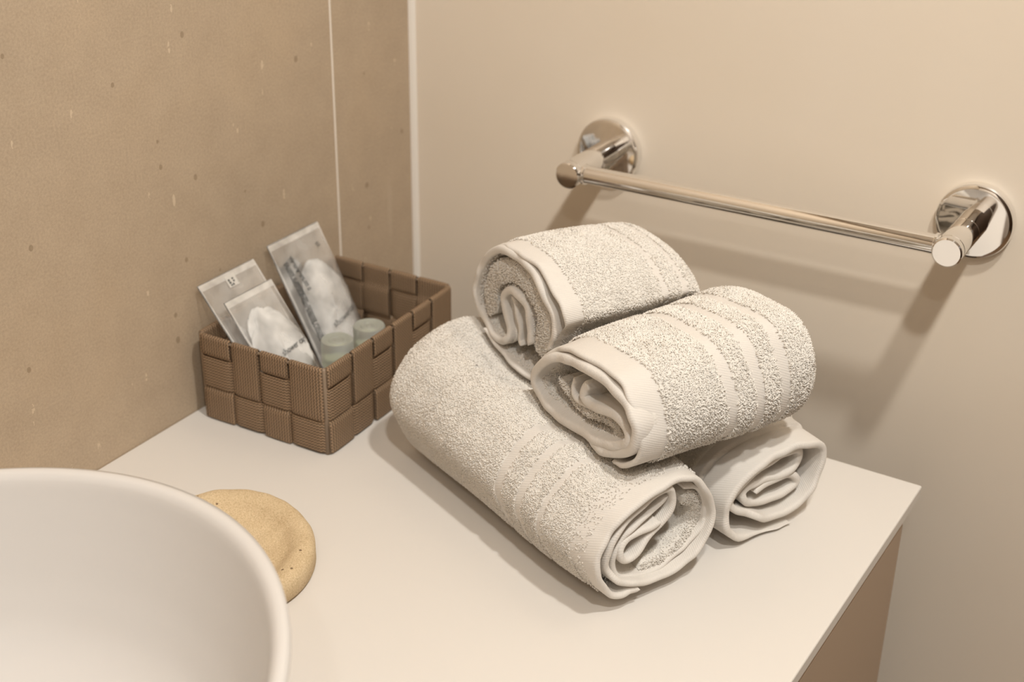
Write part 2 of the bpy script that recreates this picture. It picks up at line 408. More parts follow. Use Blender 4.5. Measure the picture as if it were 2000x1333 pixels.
# ------------------------------------------------------------------ woven basket
BX, BY, BA = -.2876, -.1256, 1.6033      # front corner and heading of the short side
WX, WY, BH = .1662, .1140, .0700         # long side, short side, height
NXc, NYc = 6, 4
bask = empty('woven_basket', (BX, BY, 0), BA - PI / 2)
tag(bask, 'brown woven strap basket holding clear sachets beside the stone wall', 'basket')
# local frame: x along the long side (towards the painted wall), y along the short side (towards the stone wall)
RIMH, ROW = .0165, .0265
ZR2, ZR1 = .0008, .0272                     # lower edges of the two horizontal rows
AMP, TH = .0016, .0011
def side_pt(t, off):
    """point on the perimeter t (metres from the front corner, counter-clockwise seen from above), pushed out by off; rounded corners"""
    R = .0045
    segs = [('l', (R, 0), (1, 0), WX - 2 * R), ('a', (WX - R, R), -PI / 2), ('l', (WX, R), (0, 1), WY - 2 * R), ('a', (WX - R, WY - R), 0),
            ('l', (WX - R, WY), (-1, 0), WX - 2 * R), ('a', (R, WY - R), PI / 2), ('l', (0, WY - R), (0, -1), WY - 2 * R), ('a', (R, R), PI)]
    LA = R * PI / 2
    per = 2 * (WX + WY - 4 * R) + 4 * LA
    t = t % per
    for s in segs:
        ln = s[3] if s[0] == 'l' else LA
        if t <= ln + 1e-9:
            if s[0] == 'l':
                n = (s[2][1], -s[2][0]); return (s[1][0] + s[2][0] * t + n[0] * off, s[1][1] + s[2][1] * t + n[1] * off)
            a = s[2] + t / R; return (s[1][0] + math.cos(a) * (R + off), s[1][1] + math.sin(a) * (R + off))
        t -= ln
    return side_pt(0, off)
R_ = .0045; LA_ = R_ * PI / 2
sides = [(0, WX - 2 * R_, NXc), (WX - 2 * R_ + LA_, WY - 2 * R_, NYc), (WX + WY - 4 * R_ + 2 * LA_, WX - 2 * R_, NXc), (2 * WX + WY - 6 * R_ + 3 * LA_, WY - 2 * R_, NYc)]
PER = 2 * (WX + WY - 4 * R_) + 4 * LA_
def sst(x): x = min(1, max(0, x)); return x * x * (3 - 2 * x)
cells = []   # (t0, t1, over_at_row1)
for si, (t0, ln, n) in enumerate(sides):
    for c in range(n):
        a0 = t0 + ln * c / n - (.0035 if c == 0 else 0); a1 = t0 + ln * (c + 1) / n + (.0035 if c == n - 1 else 0)
        # columns counted from the front corner: short face (side 3) ends there
        up = (c % 2 == 1) if si in (0, 2) else ((n - 1 - c) % 2 == 0)
        cells.append((a0, a1, up))
def strap_strip(name, rows, uvs, mat, parent):
    """rows: list of list of points (front skin); gives the strip a thickness along its own normals"""
    P = np.array(rows); m, n, _ = P.shape
    du = np.gradient(P, axis=1); dv = np.gradient(P, axis=0)
    N = np.cross(du, dv); N /= np.maximum(np.linalg.norm(N, axis=2, keepdims=True), 1e-12)
    # rounded edges: pull the outermost columns in
    th = np.full(n, TH); th[0] = th[-1] = TH * .35
    A = P + N * (th[None, :, None] / 2); B = P - N * (th[None, :, None] / 2)
    V = np.concatenate([A.reshape(-1, 3), B.reshape(-1, 3)])
    UV = np.array(uvs).reshape(-1, 2); UV = np.concatenate([UV, UV])
    idx = np.arange(m * n).reshape(m, n); q = []
    a, b, c, d_ = idx[:-1, :-1], idx[:-1, 1:], idx[1:, 1:], idx[1:, :-1]
    q.append(np.stack([a, b, c, d_], -1).reshape(-1, 4)); o_ = m * n
    q.append(np.stack([a + o_, d_ + o_, c + o_, b + o_], -1).reshape(-1, 4))
    for e in (idx[:, 0], idx[:, -1][::-1], idx[0, :][::-1], idx[-1, :]):
        q.append(np.stack([e[:-1], e[1:], e[1:] + o_, e[:-1] + o_], -1))
    me = np_mesh(name, V, np.concatenate(q), UV)
    o = link(name, me, mat, parent, True); me.set_sharp_from_angle(angle=math.radians(50)); return o
def over(z, up):
    """outward offset of a vertical strap at height z"""
    w = .0035
    zm = ZR1 - .0004; zt = ZR1 + ROW
    lowrow = -1.0 if up else 1.0; uprow = 1.0 if up else -1.0
    if z < zm + w and z > zm - w: return lowrow + (uprow - lowrow) * sst((z - zm + w) / (2 * w))
    if z <= zm: return lowrow
    if z < zt - w: return uprow
    return uprow + (1.0 - uprow) * sst((z - zt + w) / (2 * w))
for t0, t1, up in cells:
    g = .0008 + random.uniform(0, .0005)
    cols = [t0 + g, t0 + g + .0012, t0 + g + .006, (t0 + t1) / 2, t1 - g - .006, t1 - g - .0012, t1 - g]
    bow = [0, .00025, .0004, .0005, .0004, .00025, 0]
    prof_ = []
    zt = BH - .0022
    for z in np.linspace(.0016, zt, 40): prof_.append((over(z, up) * AMP, z))
    for kk in range(1, 10):
        an = PI * kk / 10; prof_.append(((.0 + AMP) * math.cos(an) * 1.0 + 0, zt + .0022 * math.sin(an)))
    for z in np.linspace(zt, .0016, 26):
        prof_.append((-AMP if z > ZR1 + ROW else over(z, up) * AMP * 1.0 - (TH * 1.3 if z > ZR1 + ROW - .004 else TH * 1.25), z))
    rows, uvs = [], []; v = 0; last = None
    for of, z in prof_:
        if last is not None: v += math.hypot(of - last[0], z - last[1])
        last = (of, z)
        rows.append([(*side_pt(t, of + (bw if of > 0 else -bw * 0)), z) for t, bw in zip(cols, bow)])
        uvs.append([(t - t0, v) for t in cols])
    strap_strip('vertical_strap', rows, uvs, M['strap'], bask)
for z0, rowk in ((ZR2, 2), (ZR1, 1)):
    hs = np.array([.0009, .0021, .007, ROW / 2, ROW - .007, ROW - .0021, ROW - .0009])
    ts = []
    for a0, a1, up in cells:
        o_ = (-1 if up else 1) if rowk == 1 else (1 if up else -1)
        for f in np.linspace(0, 1, 15)[:-1]: ts.append((a0 + (a1 - a0) * f, o_))
    tv = np.array([t for t, _ in ts]); ov = np.array([float(o_) for _, o_ in ts])
    ker = np.array([1, 2, 3, 2, 1]) / 9.0
    ov = np.convolve(np.r_[ov[-2:], ov, ov[:2]], ker, 'valid')
    rows, uvs = [], []
    for t, o_ in list(zip(tv, ov)) + [(tv[0] + PER, ov[0])]:
        rows.append([(*side_pt(t, o_ * AMP), z0 + h) for h in hs]); uvs.append([(h, t) for h in hs])
    rows = [r[::-1] for r in rows]; uvs = [u[::-1] for u in uvs]
    strap_strip('horizontal_strap', rows, uvs, M['strap'], bask)
# wire frame: four corner wires and a rim wire, base sheet
for cx, cy in ((.0016, .0016), (WX - .0016, .0016), (WX - .0016, WY - .0016), (.0016, WY - .0016)):
    lathe('corner_wire', [(0, .0008), (.0019, .0008), (.0019, BH - .001), (.0012, BH - .0002), (0, BH)], M['wire'], bask, 16).location = (cx, cy, 0)
ring = []
for t in np.linspace(0, PER, 121)[:-1]: ring.append((*side_pt(t, 0.0), BH - .0026))
ring = np.array(ring); nx = np.roll(ring, -1, 0) - np.roll(ring, 1, 0); nx /= np.linalg.norm(nx, axis=1, keepdims=True)
nn = np.cross(nx, (0, 0, 1.0)); an = np.linspace(0, 2 * PI, 8, endpoint=False)
V = ring[:, None, :] + .0011 * (np.cos(an)[None, :, None] * nn[:, None, :] + np.sin(an)[None, :, None] * np.array([0, 0, 1.0]))
n_, k_ = V.shape[:2]; i, j = np.meshgrid(np.arange(n_), np.arange(k_), indexing='ij')
F = np.stack([i * k_ + j, ((i + 1) % n_) * k_ + j, ((i + 1) % n_) * k_ + (j + 1) % k_, i * k_ + (j + 1) % k_], -1).reshape(-1, 4)
link('rim_wire', np_mesh('rim_wire', V.reshape(-1, 3), F), M['wire'], bask, True)
rows, uvs = [], []
for x in np.linspace(.003, WX - .003, 12): rows.append([(x, y, .0018) for y in np.linspace(WY - .003, .003, 7)]); uvs.append([(y, x) for y in np.linspace(0, WY, 7)])
strap_strip('base', rows, uvs, M['strap'], bask)

# ------------------------------------------------------------------ sachets
def text_mesh(name, body, size, font_shear=0.0):
    cu = bpy.data.curves.new('tmp_text', 'FONT'); cu.body = body; cu.size = size; cu.align_x = 'CENTER'; cu.align_y = 'CENTER'
    cu.resolution_u = 2
    ob = bpy.data.objects.new('tmp_text', cu); COL.objects.link(ob)
    bpy.context.view_layer.update()
    me = bpy.data.meshes.new_from_object(ob.evaluated_get(bpy.context.evaluated_depsgraph_get()))
    COL.objects.unlink(ob); bpy.data.objects.remove(ob); bpy.data.curves.remove(cu)
    me.name = name; return me
class Sachet:
    def __init__(s, label, top, lean, w, h, yaw=0.0, bulge=.006, roll=0.0, seed=1, group='sachets in the woven basket'):
        s.w, s.h, s.b = w, h, bulge; s.seed = seed
        s.o = empty('plastic_sachet', top); tag(s.o, label, 'sachet', group)
        X = Vector((math.cos(yaw), math.sin(yaw), 0)); B = Vector((-math.sin(yaw), math.cos(yaw), 0))
        U = B * math.sin(lean) + Vector((0, 0, math.cos(lean)))
        c, sn = math.cos(roll), math.sin(roll)
        X, U = X * c + U * sn, U * c - X * sn
        N = X.cross(U)
        s.o.matrix_world = Matrix(((X.x, U.x, N.x, top[0]), (X.y, U.y, N.y, top[1]), (X.z, U.z, N.z, top[2]), (0, 0, 0, 1)))
        r = np.random.default_rng(seed); s.ph = r.uniform(0, 6.28, 8); s.fr = r.uniform(60, 190, 8)
    def surf(s, x, y, side=1):
        """local origin at the middle of the top edge, y downwards negative"""
        fx = 2 * x / s.w; fy = -y / s.h
        env = np.clip(1 - fx**2, 0, 1)**.7 * np.clip((fy - .10) / .35, 0, 1)**1.1 * np.clip((1 - fy) / .12, 0, 1)**.7
        z = side * (.0003 + env * s.b * .5)
        cr = sum(np.sin(x * s.fr[k] + y * s.fr[(k + 3) % 8] * .8 + s.ph[k]) for k in range(4)) * .25
        z = z + cr * (.0009 * env + .0005 * np.clip(fy * 3, 0, 1))
        z = z + .0016 * np.sin(fx * 1.7 + s.ph[5]) * fy
        return z
    def film(s):
        nx, ny = 34, 48; V, F, = [], []
        xs = np.linspace(-s.w / 2, s.w / 2, nx); ys = np.linspace(0, -s.h, ny)
        Xg, Yg = np.meshgrid(xs, ys)
        for side in (1, -1): V.append(np.stack([Xg, Yg, s.surf(Xg, Yg, side)], -1).reshape(-1, 3))
        idx = np.arange(nx * ny).reshape(ny, nx); q = np.stack([idx[:-1, :-1], idx[1:, :-1], idx[1:, 1:], idx[:-1, 1:]], -1).reshape(-1, 4); o_ = nx * ny
        F = [q, q[:, ::-1] + o_]
        for e in (idx[0, :], idx[-1, :][::-1], idx[:, 0][::-1], idx[:, -1]): F.append(np.stack([e[:-1], e[1:], e[1:] + o_, e[:-1] + o_], -1))
        link('film', np_mesh('film', np.concatenate(V), np.concatenate(F)), M['film'], s.o, True)
        # welded top seam
        for y0, y1 in ((-.0005, -.0055),):
            xs2 = np.linspace(-s.w / 2 + .0006, s.w / 2 - .0006, 24); rows = [np.stack([xs2, np.full(24, y), s.surf(xs2, np.full(24, y)) + .0003], -1) for y in np.linspace(y0, y1, 4)]
            V2 = np.array(rows).reshape(-1, 3); id2 = np.arange(96).reshape(4, 24)
            link('top_seam', np_mesh('top_seam', V2, np.stack([id2[:-1, :-1], id2[1:, :-1], id2[1:, 1:], id2[:-1, 1:]], -1).reshape(-1, 4)), M['seam'], s.o, True)
        for sx_ in (-1, 1):
            ys2 = np.linspace(-.0006, -s.h + .0006, 40); rows = [np.stack([np.full(40, sx_ * (s.w / 2 - a_)), ys2, s.surf(np.full(40, sx_ * (s.w / 2 - a_)), ys2) + .0003], -1) for a_ in (.0003, .0015)]
            V2 = np.array(rows).reshape(-1, 3); id2 = np.arange(80).reshape(2, 40)
            link('side_seam', np_mesh('side_seam', V2, np.stack([id2[:-1, :-1], id2[1:, :-1], id2[1:, 1:], id2[:-1, 1:]], -1).reshape(-1, 4)), M['seam'], s.o, True)
    def content(s, cx, cy, rx, ry, rz, name='folded_cap', mat='cap_film'):
        n, m = 56, 36; r = np.random.default_rng(s.seed + 50); ph = r.uniform(0, 6.28, 10); k1 = r.integers(2, 9, 10); k2 = r.integers(2, 8, 10)
        th = np.linspace(0, 2 * PI, n, endpoint=False); la = np.linspace(-PI / 2, PI / 2, m)
        T, Lm = np.meshgrid(th, la, indexing='ij')
        rad = 1 + .05 * sum(np.sin(k1[i] * T + ph[i] + 2 * np.sin(k2[i] * Lm)) * np.cos(Lm) for i in range(5)) / 1.6 + .025 * sum(np.abs(np.sin(k1[i] * 1.5 * T + k2[i] * Lm + ph[i])) for i in range(5, 9)) - .08
        x = cx + rx * rad * np.cos(Lm) * np.cos(T); y = cy + ry * rad * np.cos(Lm) * np.sin(T); z = rz * rad * np.sin(Lm) * (1 + .25 * np.sin(3 * T + ph[0]))
        V = np.stack([x, y, z], -1).reshape(-1, 3); i, j = np.meshgrid(np.arange(n), np.arange(m - 1), indexing='ij'); i2 = (i + 1) % n
        me = np_mesh(name, V, np.stack([i * m + j, i2 * m + j, i2 * m + j + 1, i * m + j + 1], -1).reshape(-1, 4))
        bm = bmesh.new(); bm.from_mesh(me); bmesh.ops.remove_doubles(bm, verts=bm.verts, dist=1e-7); bm.to_mesh(me); bm.free()
        o = link(name, me, M[mat], s.o, True); tag(o, 'crumpled white cap folded inside the film')
    def on_front(s, name, me, cx, cy, rot, mat, lift=.0006, label=None):
        n = len(me.vertices); co = np.empty(n * 3, dtype=np.float32); me.vertices.foreach_get('co', co); co = co.reshape(-1, 3)
        c, sn = math.cos(rot), math.sin(rot)
        x = cx + co[:, 0] * c - co[:, 1] * sn; y = cy + co[:, 0] * sn + co[:, 1] * c
        me.vertices.foreach_set('co', np.stack([x, y, s.surf(x, y) + lift], -1).astype(np.float32).ravel()); me.update()
        o = link(name, me, M[mat], s.o); 
        if label: tag(o, label)
        return o
def strokes(name, w, h, rows, cols, seed, fill=.8):
    """illegible print: rows of tiny dark strokes"""
    r = random.Random(seed); bm = bmesh.new()
    for j in range(rows):
        y = h / 2 - (j + .5) * h / rows
        for i in range(cols):
            if r.random() > fill: continue
            x = -w / 2 + (i + .5) * w / cols; a = w / cols * r.uniform(.25, .45); b = h / rows * r.uniform(.28, .42)
            bm.faces.new([bm.verts.new(p) for p in ((x - a, y - b, 0), (x + a, y - b, 0), (x + a, y + b, 0), (x - a, y + b, 0))])
    return bm_mesh(name, bm)
def quad(name, w, h):
    bm = bmesh.new(); bm.faces.new([bm.verts.new(p) for p in ((-w / 2, -h / 2, 0), (w / 2, -h / 2, 0), (w / 2, h / 2, 0), (-w / 2, h / 2, 0))]); return bm_mesh(name, bm)

sa = Sachet('clear flat sachet with a small dark mark, leftmost and leaning on the stone wall', (-.2495, -.0035, .1005), math.radians(38), .0620, .105, seed=3, bulge=.002)
sa.film()
sa.on_front('sticker', quad('sticker', .0105, .0095), .0005, -.0075, 0, 'sticker', .0005, 'pale square sticker')
sa.on_front('printed_mark', strokes('printed_mark', .0062, .0062, 3, 3, 5, .75), .0000, -.0085, .1, 'ink', .0008, 'small dark printed mark')
sb = Sachet('clear sachet with a white folded cap, in front and lowest by the basket corner', (-.2525, -.0270, .0925), math.radians(36), .0525, .090, seed=8, bulge=.011)
sb.film(); sb.content(.000, -.053, .0255, .037, .0036)
sb.on_front('printed_text', text_mesh('printed_text', 'shower cap', .0068), .0085, -.0525, .06, 'ink', .0006, 'dark printed words')
sc_ = Sachet('tall clear sachet with dark print along its left edge, nearest the wall corner', (-.1725, -.0045, .1055), math.radians(28), .0620, .108, seed=12, bulge=.016)
sc_.film(); sc_.content(.0055, -.068, .0255, .043, .0044)
sc_.on_front('printed_text', text_mesh('printed_text', 'shower cap', .0072), .0075, -.0755, .18, 'ink', .0011, 'dark printed words')
sc_.on_front('printed_strip', strokes('printed_strip', .0050, .074, 62, 3, 21, .92), -.0228, -.0550, -.02, 'ink', .0007, 'column of dark small print')
sc_.on_front('printed_strip', strokes('printed_strip', .0036, .030, 26, 2, 22, .8), -.0150, -.0300, -.02, 'ink', .0007, 'short column of dark small print')
sc_.on_front('printed_mark', strokes('printed_mark', .0042, .0042, 2, 2, 9, 1.0), .0190, -.0165, .2, 'ink', .0008, 'small dark printed mark')

# ------------------------------------------------------------------ little bottles
def bottle(loc, label):
    b = empty('toiletry_bottle', loc); tag(b, label, 'bottle', 'little bottles in the woven basket')
    lathe('bottle_body', [(0, .0006), (.0092, .0006), (.0104, .0018), (.0106, .004), (.0106, .036), (.0100, .0395), (.0080, .0415), (.0080, .046), (0, .046)], M['gel'], b, 48, auto=40)
    cp = lathe('cap', [(.0110, .0405), (.0121, .0405), (.01225, .042), (.01215, .0592), (.0116, .0602), (.0105, .0600), (.0090, .0594), (.0065, .0594), (.0060, .0599), (.0052, .0599), (.0047, .0594), (.0022, .0594), (.0017, .0599), (0, .0600),
               ], M['frost'], b, 64, auto=40)
    return b
bottle((-.2325, -.0935, .0018), 'small bottle with a frosted cap, nearest the front corner of the basket')
bottle((-.2005, -.0990, .0018), 'small bottle with a frosted cap, farther from the front basket corner')
# ------------------------------------------------------------------ rolled towels
def wave(n, seed, lo, hi):
    r = np.random.default_rng(seed); return r.uniform(lo, hi, n), r.uniform(0, 6.28, n)
def sm(x): x = np.clip(x, 0, 1); return x * x * (3 - 2 * x)
class Towel:
    def __init__(s, label, A, n, L, prof, seed, v_rear=1.0, r_rear=1.0, hem=.022, bands=(), droop=0.0, lift=0.0, floor=None, twist=0.0, group='rolled white towels on the countertop'):
        s.A = np.array(A, float); s.n = np.array(n, float); s.n /= np.linalg.norm(s.n); s.r = np.array([-s.n[1], s.n[0], 0.0]); s.r /= np.linalg.norm(s.r)
        s.L, s.seed, s.vr, s.rr, s.hem, s.bands, s.droop, s.lift, s.floor = L, seed, v_rear, r_rear, hem, bands, droop, lift, floor
        s.o = empty('rolled_towel', tuple(s.A)); tag(s.o, label, 'towel', group)
        s.paths = {}
        allp = []
        for nm, pts in prof:
            P = catmull(np.array(pts) / 1000.0, max(40, int(sum(math.dist(a[:2], b[:2]) for a, b in zip(pts, pts[1:])) / 1.5)))
            s.paths[nm] = P; allp.append(P)
        allp = np.concatenate(allp); s.c = (allp.min(0) + allp.max(0))[:2] / 2; s.vmin = allp[:, 1].min(); s.vmax = allp[:, 1].max()
        s.pcount = {nm: len(pts) for nm, pts in prof}
    def prep(s, nm, t):
        P = s.paths[nm]; d = np.gradient(P[:, :2], axis=0); d /= np.linalg.norm(d, axis=1, keepdims=True)
        N = np.stack([d[:, 1], -d[:, 0]], 1)
        k = max(6, len(P) // 4)
        if ((P[:k, :2] - s.c) * N[:k]).sum() < 0: N = -N
        ln = np.r_[0, np.cumsum(np.linalg.norm(np.diff(P[:, :2], axis=0), axis=1))]
        return P, N, ln
    def place(s, q, w, e, ln, off, shrink=0.0):
        """q 2-D profile points, w distance from the hem, e recess, ln arc length -> world"""
        L = s.L; f = np.clip(w / L, 0, 1)
        sc_v = 1 + (s.vr - 1) * sm(f * 1.15); sc_r = 1 + (s.rr - 1) * sm(f * 1.15)
        tail = np.clip((w - (L - .022)) / .022, 0, 1); sc = 1 - .17 * tail**2.4
        swell = 1 + .03 * np.sin(np.clip(w / .05, 0, 1) * PI / 2)
        qr = s.c[0] + (q[..., 0] - s.c[0]) * sc_r * sc * swell
        base = s.vmin
        qv = base + (q[..., 1] - base) * sc_v * swell
        mid = base + (s.c[1] - base) * sc_v
        qv = mid + (qv - mid) * sc
        # soft folds and unevenness of the cloth, growing away from the neat hem
        r = np.random.default_rng(s.seed); g = 0
        for i in range(6):
            a, b, p = r.uniform(20, 75), r.uniform(15, 70), r.uniform(0, 6.28)
            g = g + np.sin(ln * a + w * b + p) / 6
        amp = .0022 * sm(w / .03)
        rad = np.stack([qr - s.c[0], qv - mid], -1); rn = np.maximum(np.linalg.norm(rad, axis=-1, keepdims=True), 1e-4)
        qr = qr + rad[..., 0] / rn[..., 0] * g * amp; qv = qv + rad[..., 1] / rn[..., 0] * g * amp
        qv = qv - s.droop * f**1.5 + s.lift * np.sin(f * PI)
        if np.ndim(shrink) or shrink:
            sh = shrink * sm((w - .004) / .018)
            qr = qr - rad[..., 0] / rn[..., 0] * sh; qv = qv - rad[..., 1] / rn[..., 0] * sh
        if s.seam is not None:
            sw_ = w - s.seam - .002 * np.sin(ln * 30)
            sd = .0016 * np.exp(-(sw_ / .0011)**2) - .0016 * sm(sw_ / .0016 + .2) * np.exp(-np.clip(sw_, 0, 1) / .03)
            qr = qr - rad[..., 0] / rn[..., 0] * sd; qv = qv - rad[..., 1] / rn[..., 0] * sd
        hw = np.exp(-w / .012)
        h1 = np.sin(ln * 260 + 1.3 * np.sin(ln * 90)) * .0004 + np.sin(ln * 120 + s.seed) * .0007
        ax = w + e * (1 - f) + h1 * hw
        wig = hw * (.0003 * np.sin(ln * 330 + s.seed * 2) + .0006 * np.sin(ln * 150 + s.seed))
        qr = qr + wig; qv = qv + wig * .6
        if s.floor is not None:
            lim = s.floor + .0024
            qv = np.where(qv < lim + .004, lim + .004 * np.exp(np.clip((qv - lim - .004) / .004, -20, 0)), qv)
        if s.beside is not None:     # flattened where it leans on its neighbour
            g0 = ((s.A - s.beside.A) * s.r).sum(); lim = s.beside(s.A[2] + qv) - g0
            qr = np.where(qr > lim - .002, lim - .002 * np.exp(np.clip(-(qr - lim + .002) / .002, -20, 0)), qr)
        Pw = s.A + qr[..., None] * s.r + qv[..., None] * np.array([0, 0, 1.0]) - ax[..., None] * s.n
        if s.press is not None:      # pressed down by the towels lying on top
            hf = s.press(Pw[..., 0], Pw[..., 1]); z = Pw[..., 2]
            Pw[..., 2] = np.where((z > hf - .0085) & (z < hf + .035), hf - .0045 - .0040 * np.exp(np.clip(-(z - hf + .0085) / .006, -20, 0)), z)
        return Pw
    def layer(s, nm, part, t=.004, pile_outer=None, density=.42, pile_in=None, hem=None, shrink=0.0, rim=0.0):
        hem = s.hem if hem is None else hem
        P, N, ln = s.prep(nm, t)
        L = s.L
        te = np.ones(len(P)); e0 = np.minimum(ln, ln[-1] - ln); te = np.sqrt(np.clip(1 - (1 - np.clip(e0 / (t * .55), 0, 1))**2, 0, 1))
        bd = ([] if s.seam is None else list(s.seam + np.arange(-4, 5) * .0009)) + [0.0016, .003, .005, .008, .012, .016, hem - .0012, hem, hem + .0012]
        for a, b in s.bands: bd += [a - .0008, a, b, b + .0008]
        wo = np.array(sorted(set(np.round(np.r_[bd, np.arange(hem + .004, L - .018, .0035), np.linspace(L - .018, L - .0015, 10)], 5))))
        wi = np.r_[.0016, .003, .006, .012, .02, .03, np.linspace(.04, L - .0015, 14)]
        seq = []   # (w, off fraction)
        for w in wo[::-1]: seq.append((w, .5))
        for k in range(1, 6): a = PI * k / 6; seq.append((.0016 - math.sin(a) * .0018, .5 * math.cos(a)))
        for w in wi: seq.append((w, -.5))
        for k in range(1, 4): a = PI * k / 4; seq.append((L - .0015 + math.sin(a) * .0015, -.5 * math.cos(a)))
        W = np.array([a for a, _ in seq]); Of = np.array([b for _, b in seq])
        # the terry ground stands a little thicker than hem and bands
        thick = np.where(Of > 0, 1.0, 1.0); raised = np.zeros(len(W))
        isband = np.zeros(len(W), bool)
        for a, b in s.bands: isband |= (W >= a - .0001) & (W <= b + .0001)
        raised = np.where((W > hem + .0003) & (~isband) & (np.abs(Of) > .4), .0006, 0) * np.sign(Of)
        q = P[:, None, :2] + N[:, None, :] * (te[:, None, None] * (Of[None, :] * t + raised[None, :])[..., None])
        e = np.repeat(P[:, 2][:, None], len(W), 1); l2 = np.repeat(ln[:, None], len(W), 1); w2 = np.repeat(W[None, :], len(P), 0)
        V = s.place(q, w2, e, l2, Of, shrink)
        S, K = w2.shape
        idx = np.arange(S * K).reshape(S, K); nx = np.roll(idx, -1, 1)
        a, b, c, d_ = idx[:-1, :], idx[1:, :], nx[1:, :], nx[:-1, :]
        Q = np.stack([a, b, c, d_], -1)
        wm = (W + np.roll(W, -1)) / 2; outer = (Of + np.roll(Of, -1)) / 2 > -.49
        cls = np.zeros(K, int)
        cls[(wm < hem)] = 1
        for bi, (a0, b0) in enumerate(s.bands): cls[(wm > a0) & (wm < b0) & (Of > 0.4)] = 2 + bi
        UV = np.stack([l2, w2], -1).reshape(-1, 2); Vf = V.reshape(-1, 3) - s.A
        ends = [idx[0, ::-1], idx[-1, :]]
        root = None
        for cl in range(0, 2 + len(s.bands)):
            sel = np.where(cls == cl)[0]
            if len(sel) == 0: continue
            F = Q[:, sel, :].reshape(-1, 4)
            # check orientation with the first outer face
            used = np.unique(F); rm = np.full(S * K, -1); rm[used] = np.arange(len(used))
            name = part if cl == 0 else (('fold_edge' if rim else 'hem') if cl == 1 else 'woven_band')
            me = np_mesh(name, Vf[used], rm[F], UV[used])
            o = link(name, me, M['terry'] if cl == 0 or rim else M['woven'], s.o if root is None else root, True)
            if cl == 0: root = o
        # loops of the pile
        chunks = []
        def loops(count, s0, s1, w0, w1, side, h, seed):
            r = np.random.default_rng(seed)
            u = r.uniform(s0, s1, count); w = r.uniform(w0, w1, count)
            keep = np.ones(count, bool)
            for a0, b0 in s.bands: keep &= ~((w > a0) & (w < b0))
            u, w = u[keep], w[keep]
            def S_(u, w):
                p = np.stack([np.interp(u, ln, P[:, 0]), np.interp(u, ln, P[:, 1])], -1); n_ = np.stack([np.interp(u, ln, N[:, 0]), np.interp(u, ln, N[:, 1])], -1)
                tt = np.interp(u, ln, te)
                return s.place(p + n_ * (side * tt * (t * .5 + .0004))[:, None], w, np.interp(u, ln, P[:, 2]), u, side, shrink)
            p = S_(u, w); du = S_(u + .0008, w) - S_(u - .0008, w); dw = S_(u, w + .0008) - S_(u, w - .0008)
            # outward normal: from offset difference
            nrm = np.cross(du, dw); nrm /= np.maximum(np.linalg.norm(nrm, axis=1, keepdims=True), 1e-12)
            p_in = np.stack([np.interp(u, ln, P[:, 0]), np.interp(u, ln, P[:, 1])], -1)
            pin = s.place(p_in, w, np.interp(u, ln, P[:, 2]), u, 0, shrink)
            sg = np.sign(((p - pin) * nrm).sum(1)); sg[sg == 0] = 1; nrm *= sg[:, None]
            du /= np.maximum(np.linalg.norm(du, axis=1, keepdims=True), 1e-12); dw /= np.maximum(np.linalg.norm(dw, axis=1, keepdims=True), 1e-12)
            ok = p[:, 2] > (.0015 if s.floor is not None else -1)
            p, nrm, du, dw, u, w = p[ok], nrm[ok], du[ok], dw[ok], u[ok], w[ok]
            tufts(p, nrm, du, dw, u, w, h, r)
        def tufts(p, nrm, du, dw, u, w, h, r):
            m = len(p)
            ang = 2.2 * np.sin(u * 95 + w * 60) + 1.6 * np.sin(w * 140 - u * 70) + r.normal(0, 1.1, m)
            lat = du * np.cos(ang)[:, None] + dw * np.sin(ang)[:, None]; bi = np.cross(nrm, lat)
            H = h * r.uniform(.6, 1.2, m)[:, None]; ln_ = h * r.uniform(.45, 1.05, m)[:, None]; sw = h * r.normal(0, .40, m)[:, None]
            c0 = p - nrm * .0004; c1 = p + nrm * H * .85 + lat * ln_ * .45 + bi * sw * .5; c2 = p + nrm * H * .30 + lat * ln_ * 1.25 + bi * sw
            rad = .00030 * (h / .0013)**.5
            rings = []
            for c_, dirv, rr_ in ((c0, nrm, rad), (c1, nrm * .4 + lat, rad * 1.2), (c2, lat * .5 - nrm, rad * .8)):
                x = bi; y = np.cross(dirv, bi); y /= np.maximum(np.linalg.norm(y, axis=1, keepdims=True), 1e-12)
                for k in range(3):
                    a_ = 2 * PI * k / 3 + PI / 2; rings.append(c_ + (x * math.cos(a_) + y * math.sin(a_)) * rr_)
            R = np.stack(rings, 1)   # m,9,3
            f = []
            for g_ in range(2):
                for k in range(3): f.append((g_ * 3 + k, g_ * 3 + (k + 1) % 3, g_ * 3 + 3 + (k + 1) % 3, g_ * 3 + 3 + k))
            F = (np.arange(m) * 9)[:, None, None] + np.array(f)[None]
            chunks.append((R.reshape(-1, 3) - s.A, F.reshape(-1, 4)))
        if rim:                      # loops standing on the cut-looking edge of a terry fold
            r = np.random.default_rng(s.seed * 10 + 9); cnt = int(ln[-1] * t * 1e6 * rim); u = r.uniform(.001, ln[-1] - .001, cnt); f = r.uniform(-1, 1, cnt)
            p_ = np.stack([np.interp(u, ln, P[:, 0]), np.interp(u, ln, P[:, 1])], -1) + np.stack([np.interp(u, ln, N[:, 0]), np.interp(u, ln, N[:, 1])], -1) * (f * np.interp(u, ln, te) * t * .5)[:, None]
            w = .0016 - np.sqrt(np.clip(1 - f * f, 0, 1)) * .0018
            p = s.place(p_, w, np.interp(u, ln, P[:, 2]), u, 0, shrink); one = np.ones((cnt, 1))
            nr = s.n + .35 * f[:, None] * np.stack([np.interp(u, ln, N[:, 0]), np.interp(u, ln, N[:, 0]) * 0, np.interp(u, ln, N[:, 1])], -1); nr /= np.linalg.norm(nr, axis=1, keepdims=True)
